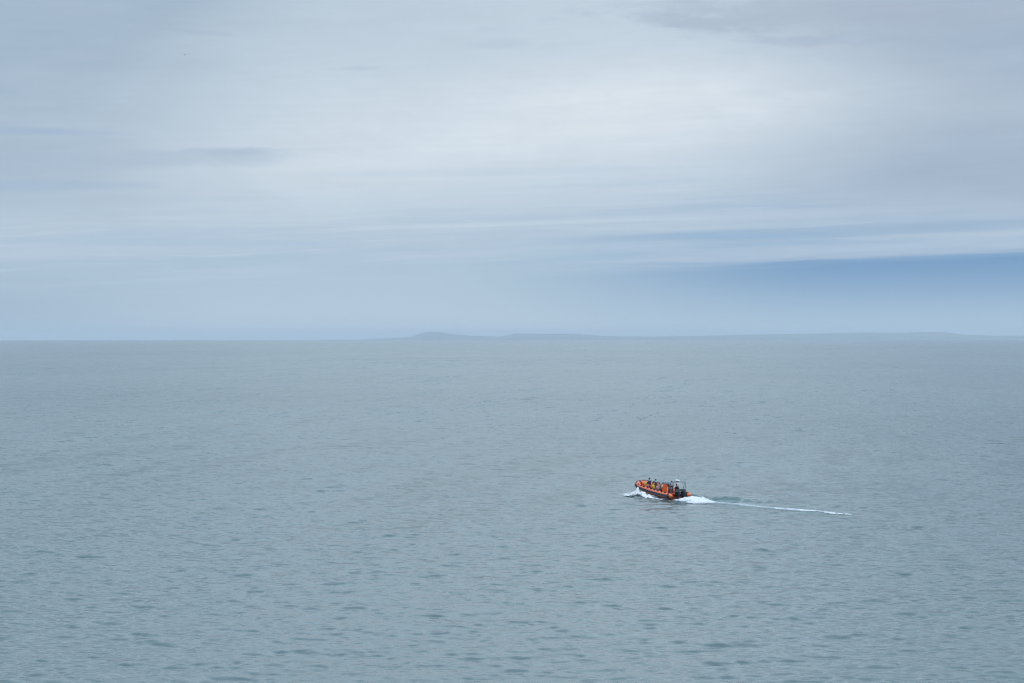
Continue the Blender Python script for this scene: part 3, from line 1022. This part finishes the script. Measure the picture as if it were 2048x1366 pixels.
    root.rotation_euler = (0, 0, boat.rotation_euler.z + yaw)
    return root

def cl(name, c, rough=0.8, var=0.18): return paint(name, c, rough, var, 9.0, bump=0.4)
K = {
    'navy': cl('navy_jacket', (0.018, 0.028, 0.070)), 'yellow': cl('yellow_waterproof', (0.58, 0.36, 0.05), 0.55),
    'blackc': cl('black_jacket', (0.012, 0.013, 0.018)), 'pink': cl('dusty_pink_jacket', (0.42, 0.23, 0.25)),
    'greyc': cl('grey_jacket', (0.20, 0.20, 0.22)), 'cream': cl('cream_jacket', (0.62, 0.56, 0.47)),
    'brownc': cl('brown_jacket', (0.16, 0.09, 0.07)), 'purple': cl('dark_purple_jacket', (0.055, 0.03, 0.09)),
    'jeans': cl('blue_jeans', (0.08, 0.13, 0.25)), 'darkt': cl('dark_trousers', (0.02, 0.02, 0.03)),
    'oilt': cl('grey_green_trousers', (0.13, 0.14, 0.13)), 'green': cl('green_collar', (0.25, 0.62, 0.38)),
    'whitec': cl('white_collar', (0.7, 0.7, 0.7)), 'redc': cl('red_collar', (0.55, 0.10, 0.08)), 'orangev': cl('orange_lifejacket', (0.75, 0.20, 0.05), 0.6),
}
Hd = {'black': cl('black_hair', (0.010, 0.009, 0.012)), 'brown': cl('brown_hair', (0.075, 0.035, 0.018)), 'dkbrown': cl('dark_brown_hair', (0.03, 0.016, 0.010)),
      'fair': cl('fair_hair', (0.32, 0.20, 0.10)), 'auburn': cl('auburn_hair', (0.16, 0.055, 0.03)), 'maroon': cl('maroon_beanie', (0.06, 0.01, 0.02))}
def striped():
    m, q = new_mat('black_white_striped_jacket')
    o = q.node('ShaderNodeOutputMaterial'); b = q.node('ShaderNodeBsdfPrincipled')
    t = q.node('ShaderNodeTexCoord'); x, y, z = q.sep(t.outputs['Object'])
    w = q.m('SINE', q.mul(q.add(z, q.mul(y, 0.9), q.mul(x, 0.4)), 42.0))
    band_ = q.mul(q.step(w, 0.0, 0.25), q.step(z, 1.18, 1.26))
    q.put(b.inputs['Base Color'], q.mix(band_, (0.014, 0.018, 0.032), (0.62, 0.62, 0.64)))
    b.inputs['Roughness'].default_value = 0.6
    q.put(o.inputs[0], b.outputs[0])
    return m
K['striped'] = striped()

G1 = 'passengers on the straddle seats'
person(6.30, 0.20, DZ + 0.12, R(-25), 'sit', R(20), 'person in a yellow jacket and black trousers sitting alone nearest the bow', K['yellow'], K['darkt'], Hd['fair'], group=G1, scale=0.95)
person(5.00, 0.62, DZ + 0.10, R(0), 'half', R(-15), 'person in a big navy jacket and jeans rising above the other passengers, dark maroon hat', K['navy'], K['jeans'], Hd['maroon'], group=G1, scale=1.06, lean=-0.05, hairstyle='hood')
person(5.02, -0.40, DZ + 0.02, R(0), 'half', R(10), 'person with black hair and a bright green collar, head highest behind the navy jacket', K['purple'], K['darkt'], Hd['black'], collar=K['green'], group=G1, scale=0.98, lean=0.02)
person(4.30, 0.52, DZ, R(0), 'sit', R(0), 'person in a yellow waterproof with dark brown hair beside a steel seat rail', K['yellow'], K['darkt'], Hd['dkbrown'], group=G1, scale=1.0, lean=0.18)
person(4.30, -0.38, DZ, R(0), 'sit', R(15), 'brown haired person in a brown jacket on the far seat row behind the green collar', K['brownc'], K['darkt'], Hd['auburn'], hairstyle='long', group=G1)
person(3.52, 0.52, DZ, R(0), 'sit', R(-5), 'person in a dusty pink jacket with long brown hair just ahead of the orange console', K['pink'], K['jeans'], Hd['brown'], hairstyle='long', group=G1, scale=0.94, lean=0.25)
person(3.62, -0.42, DZ, R(0), 'sit', R(30), 'person in a cream jacket with dark hair on the far seat beside the console', K['cream'], K['oilt'], Hd['black'], group=G1, scale=1.02)
person(3.95, 0.06, DZ, R(0), 'sit', R(0), 'fair haired person in a grey jacket squeezed between the two seat rows', K['greyc'], K['darkt'], Hd['fair'], group=G1, scale=0.98, lean=0.3)
person(4.72, 0.06, DZ + 0.02, R(0), 'sit', R(-20), 'person in a black jacket with black hair in the very middle of the passengers', K['blackc'], K['darkt'], Hd['black'], group=G1, scale=1.03)
person(1.30, 0.20, DZ + 0.02, R(0), 'stand', R(0), 'person steering the boat, standing in a black and white striped jacket behind the console', K['striped'], K['oilt'], Hd['black'], scale=0.985, arms='wheel', lean=0.08)
person(0.90, -0.16, DZ + 0.02, R(-10), 'half', R(-60), 'person in a black jacket with flushed face, standing behind the striped jacket under the arch', K['blackc'], K['darkt'], Hd['auburn'], scale=0.97, collar=K['redc'], arms='down', lean=0.0)

# ------------------------------------------------------------------ foam and spray
def foam_material(name, edge=0.5):
    m, q = new_mat(name)
    o = q.node('ShaderNodeOutputMaterial')
    t = q.node('ShaderNodeNewGeometry')
    den = q.node('ShaderNodeAttribute', attribute_name='foam').outputs['Fac']
    milk = q.node('ShaderNodeAttribute', attribute_name='milk').outputs['Fac']
    P = t.outputs['Position']
    n1 = q.noise(P, 2.6, 8.0, 0.72, 0.4)
    n2 = q.noise(P, 9.0, 5.0, 0.7)
    n = q.add(q.mul(n1, 0.7), q.mul(n2, 0.3))
    k = q.add(q.mul(den, 1.15), q.mul(q.sub(n, 0.5), 2.1), -0.5)
    a = q.step(k, -0.04, 0.30)
    d1 = q.node('ShaderNodeBsdfPrincipled')
    q.put(d1.inputs['Base Color'], q.mix(a, (0.42, 0.50, 0.50), (0.80, 0.83, 0.84)))
    d1.inputs['Roughness'].default_value = 0.7
    bn = q.node('ShaderNodeBump'); bn.inputs['Strength'].default_value = 0.6; bn.inputs['Distance'].default_value = 0.08
    q.put(bn.inputs['Height'], n)
    q.put(d1.inputs['Normal'], bn.outputs[0])
    tr = q.node('ShaderNodeBsdfTransparent')
    mx = q.node('ShaderNodeMixShader')
    q.put(mx.inputs[0], q.m('MINIMUM', q.add(a, q.mul(milk, q.add(0.45, q.mul(n, 0.9)))), 1.0))
    q.put(mx.inputs[1], tr.outputs[0]); q.put(mx.inputs[2], d1.outputs[0])
    q.put(o.inputs[0], mx.outputs[0])
    return m
FOAM = foam_material('sea_foam')

def build_wake():
    us = np.arange(-31.0, 11.5, 0.11); vs = np.arange(-7.2, 5.2, 0.10)
    U, V = np.meshgrid(us, vs, indexing='ij')
    X = STERN.x + U * HEAD.x + V * PORT.x
    Y = STERN.y + U * HEAD.y + V * PORT.y
    rr = np.sqrt(X * X + Y * Y)
    dr = np.maximum(0.20, 0.20 * rr / 120)
    Z, miss, churn = sea_height(X, Y, dr)
    s = np.clip(-U, 0, None)
    vc = V - trail_v(U)
    d_ = np.zeros_like(X)
    # straight foam trail, thin then fading out at its end
    end = 1 - sstep(s, 23, 28.5)
    wd = (0.84 + 0.42 * np.exp(-s / 3.0) + 0.012 * s) * (1 - 0.65 * sstep(s, 20, 27))
    d_ = np.maximum(d_, (0.50 + 0.15 * sstep(s, 13, 21)) * np.exp(-(vc / wd) ** 2) * end * sstep(-U, -0.5, 0.5))
    # boiling wash at the stern
    d_ = np.maximum(d_, 1.15 * np.exp(-((U + 1.9) / 2.2) ** 2) * np.exp(-(vc / (1.75)) ** 4))
    d_ = np.maximum(d_, 0.76 * np.exp(-((U + 3.8) / 3.4) ** 2) * np.exp(-((vc - 0.5) / 2.3) ** 2))
    # bow wave foam either side of the hull
    f = np.clip(6.5 - U, 0, None)
    for sg, a in ((1, 1.5), (-1, 0.75)):
        c = sg * (1.45 + (0.17 if sg > 0 else 0.14) * f)
        env = sstep(6.9 - U, 0, 0.8)
        d_ = np.maximum(d_, a * env * np.exp(-((V - c) / ((0.62 if sg > 0 else 0.5) + 0.03 * f)) ** 2) * np.exp(-f / (13.0 if sg > 0 else 7.0)) * (sstep(U, -0.6, 1.2) if sg > 0 else 1.0))
    # broken crest far to starboard
    c = -(1.7 + 0.30 * f)
    d_ = np.maximum(d_, 0.50 * sstep(f, 3, 6) * np.exp(-((V - c) / 0.30) ** 2) * np.exp(-np.clip(f - 4, 0, None) / 6.0))
    c2 = (1.8 + 0.10 * f)
    d_ = np.maximum(d_, 0.46 * sstep(-U, -1, 2) * np.exp(-((V - c2) / 0.45) ** 2) * np.exp(-s / 3.5))
    # fan of foam thrown ahead to port of the bow
    d_ = np.maximum(d_, 0.95 * np.exp(-((U - 8.3) / 1.3) ** 2) * np.exp(-((V - 1.2) / 0.8) ** 2))
    d_ = np.maximum(d_, 1.25 * np.exp(-((U - 6.8) / 1.3) ** 2) * np.exp(-((V - 1.7) / 1.1) ** 2))
    milk = 0.80 * np.exp(-((vc - 0.15) / (0.95 + 0.018 * s)) ** 2) * sstep(-U, 0, 2) * (1 - sstep(s, 17, 26))
    milk = np.maximum(milk, 0.34 * np.exp(-((vc - 0.6) / 1.2) ** 2) * sstep(-U, 0, 3) * (1 - sstep(s, 10, 20)))
    # lumps of white water stand up from the surface
    r3 = np.random.default_rng(3)
    lump = np.zeros_like(X)
    for i in range(60):
        k = 2 * PI / (0.35 + 0.9 * r3.random()); a = r3.random() * 2 * PI
        lump += np.sin(k * (X * math.cos(a) + Y * math.sin(a)) + r3.random() * 6.28)
    lump = lump / math.sqrt(30)
    Z = Z + 0.045 + np.clip(d_ - 0.45, 0, 1) * (0.10 + 0.11 * lump)
    near_bow = np.exp(-((V - 1.75) / 0.60) ** 2) * sstep(7.3 - U, 0, 1.0) * (1 - sstep(6.6 - U, 0.5, 5.5))
    Z += near_bow * (0.42 + 0.10 * lump)
    keep = (d_ > 0.06) | (milk > 0.03)
    P = np.stack([X, Y, Z], -1)
    # only cells near foam are kept
    idx = -np.ones(X.shape, dtype=int)
    cell = keep[:-1, :-1] | keep[1:, :-1] | keep[:-1, 1:] | keep[1:, 1:]
    used = np.zeros_like(keep)
    used[:-1, :-1] |= cell; used[1:, :-1] |= cell; used[:-1, 1:] |= cell; used[1:, 1:] |= cell
    idx[used] = np.arange(used.sum())
    ii, jj = np.nonzero(cell)
    faces = np.stack([idx[ii, jj], idx[ii + 1, jj], idx[ii + 1, jj + 1], idx[ii, jj + 1]], -1)
    o = link_mesh('wake_foam', P[used], faces.tolist(), FOAM)
    for nm, arr in (('foam', d_), ('milk', milk)):
        at = o.data.attributes.new(nm, 'FLOAT', 'POINT')
        at.data.foreach_set('value', arr[used].astype(np.float32))
    tag(o, 'long white foam wake trailing behind the orange boat', 'wake', kind='stuff')
build_wake()

def build_spray():
    """clots and droplets of white water thrown up by bow and engines"""
    rr_ = random.Random(21)
    bm = bmesh.new()
    def drop(p, r):
        mt = Matrix.Translation(p) @ Matrix.Rotation(rr_.random() * 6, 4, 'Z') @ Matrix.Diagonal((r * (0.8 + rr_.random() * 0.9), r * (0.7 + rr_.random() * 0.5), r * (0.5 + rr_.random() * 0.6), 1))
        vs_ = bmesh.ops.create_icosphere(bm, subdivisions=1, radius=1.0, matrix=mt)['verts']
        for w_ in vs_:
            w_.co += (w_.co - p) * (rr_.random() - 0.5) * 0.5
    def W(u, v, z):
        q = STERN + HEAD * u + PORT * v
        return Vector((q.x, q.y, z))
    for i in range(1500):                              # sheet thrown out along the near bow
        f = rr_.random() ** 1.3
        u = 6.7 - f * 4.8
        out_ = abs(rr_.gauss(0, 0.45))
        v = 1.15 + 0.75 * f + out_ * 0.9
        hgt = max(0.0, 0.52 * (1 - f) ** 0.9) * math.exp(-(out_ / 0.8) ** 2)
        z = 0.02 + hgt * rr_.random()
        drop(W(u, v, z), 0.015 + 0.055 * rr_.random() ** 2)
    for i in range(260):                              # flung ahead and out
        a = rr_.random()
        drop(W(6.8 + 2.2 * a + 0.5 * rr_.random(), 1.6 - 0.5 * a + rr_.gauss(0, 0.15), 0.05 + 0.45 * (1 - a) * rr_.random()), 0.012 + 0.03 * rr_.random() ** 2)
    for i in range(900):                              # boil behind the engines
        u = -0.7 - abs(rr_.gauss(0, 1.5)); v = rr_.gauss(0, 0.85) - 0.2
        hgt = 0.40 * math.exp(-((u + 2.0) / 1.5) ** 2) * math.exp(-(v / 1.3) ** 2)
        drop(W(u, v, 0.06 + hgt * rr_.random()), 0.015 + 0.055 * rr_.random() ** 2)
    for i in range(220):
        u = rr_.uniform(-1.5, 3.5); v = -(1.75 + 0.2 * rr_.random() + 0.1 * (3.5 - u))
        drop(W(u, v, 0.05 + 0.25 * rr_.random()), 0.015 + 0.04 * rr_.random() ** 2)
    o = obj('sea_spray', bm, paint('white_spray', (0.88, 0.90, 0.91), 0.6, 0.04), None, angle=180)
    tag(o, 'white spray flung up along the bow and stern of the orange boat', 'spray', kind='stuff')
build_spray()

# ------------------------------------------------------------------ gull
def build_gull():
    root = bpy.data.objects.new('gull', None); COL.objects.link(root)
    tag(root, 'tiny distant gull gliding alone high in the sky at upper left', 'bird')
    D_ = 420.0
    root.location = (D_ * (370 - 1024) / 3810.0, D_, CAM_H + D_ * (671 - 110) / 3810.0)
    root.rotation_euler = (R(12), R(-8), R(25))
    gm = paint('gull_plumage', (0.42, 0.44, 0.47), 0.8, 0.2)
    gd = paint('gull_wing', (0.20, 0.21, 0.24), 0.8, 0.2)
    b = bmesh.new()
    add_loft(b, [[(x, r * math.cos(a), z + r * 0.9 * math.sin(a)) for a in [2 * PI * k / 10 for k in range(10)]] for x, r, z in
                 ((-0.24, 0.012, 0.01), (-0.16, 0.035, 0.0), (-0.02, 0.065, 0.0), (0.10, 0.055, 0.01), (0.16, 0.038, 0.02), (0.20, 0.038, 0.025), (0.235, 0.02, 0.02), (0.27, 0.006, 0.012))])
    obj('body', b, gm, root)
    for s in (1, -1):
        b = bmesh.new()
        st = [(0.05, 0.0, 0.02, 0.17), (0.22, 0.02, 0.10, 0.16), (0.40, 0.0, 0.13, 0.12), (0.56, -0.05, 0.10, 0.07), (0.66, -0.10, 0.07, 0.02)]
        add_loft(b, [[(x + c * 0.5, s * y, z), (x, s * y, z + 0.012), (x - c * 0.5, s * y, z), (x, s * y, z - 0.008)] for y, x, z, c in st])
        obj('wing', b, gd, root)
    b = bmesh.new()
    add_loft(b, [[(x, w, z), (x, -w, z), (x, -w, z - 0.01), (x, w, z - 0.01)] for x, w, z in ((-0.20, 0.02, 0.012), (-0.34, 0.07, 0.008))])
    obj('tail', b, gm, root)
build_gull()
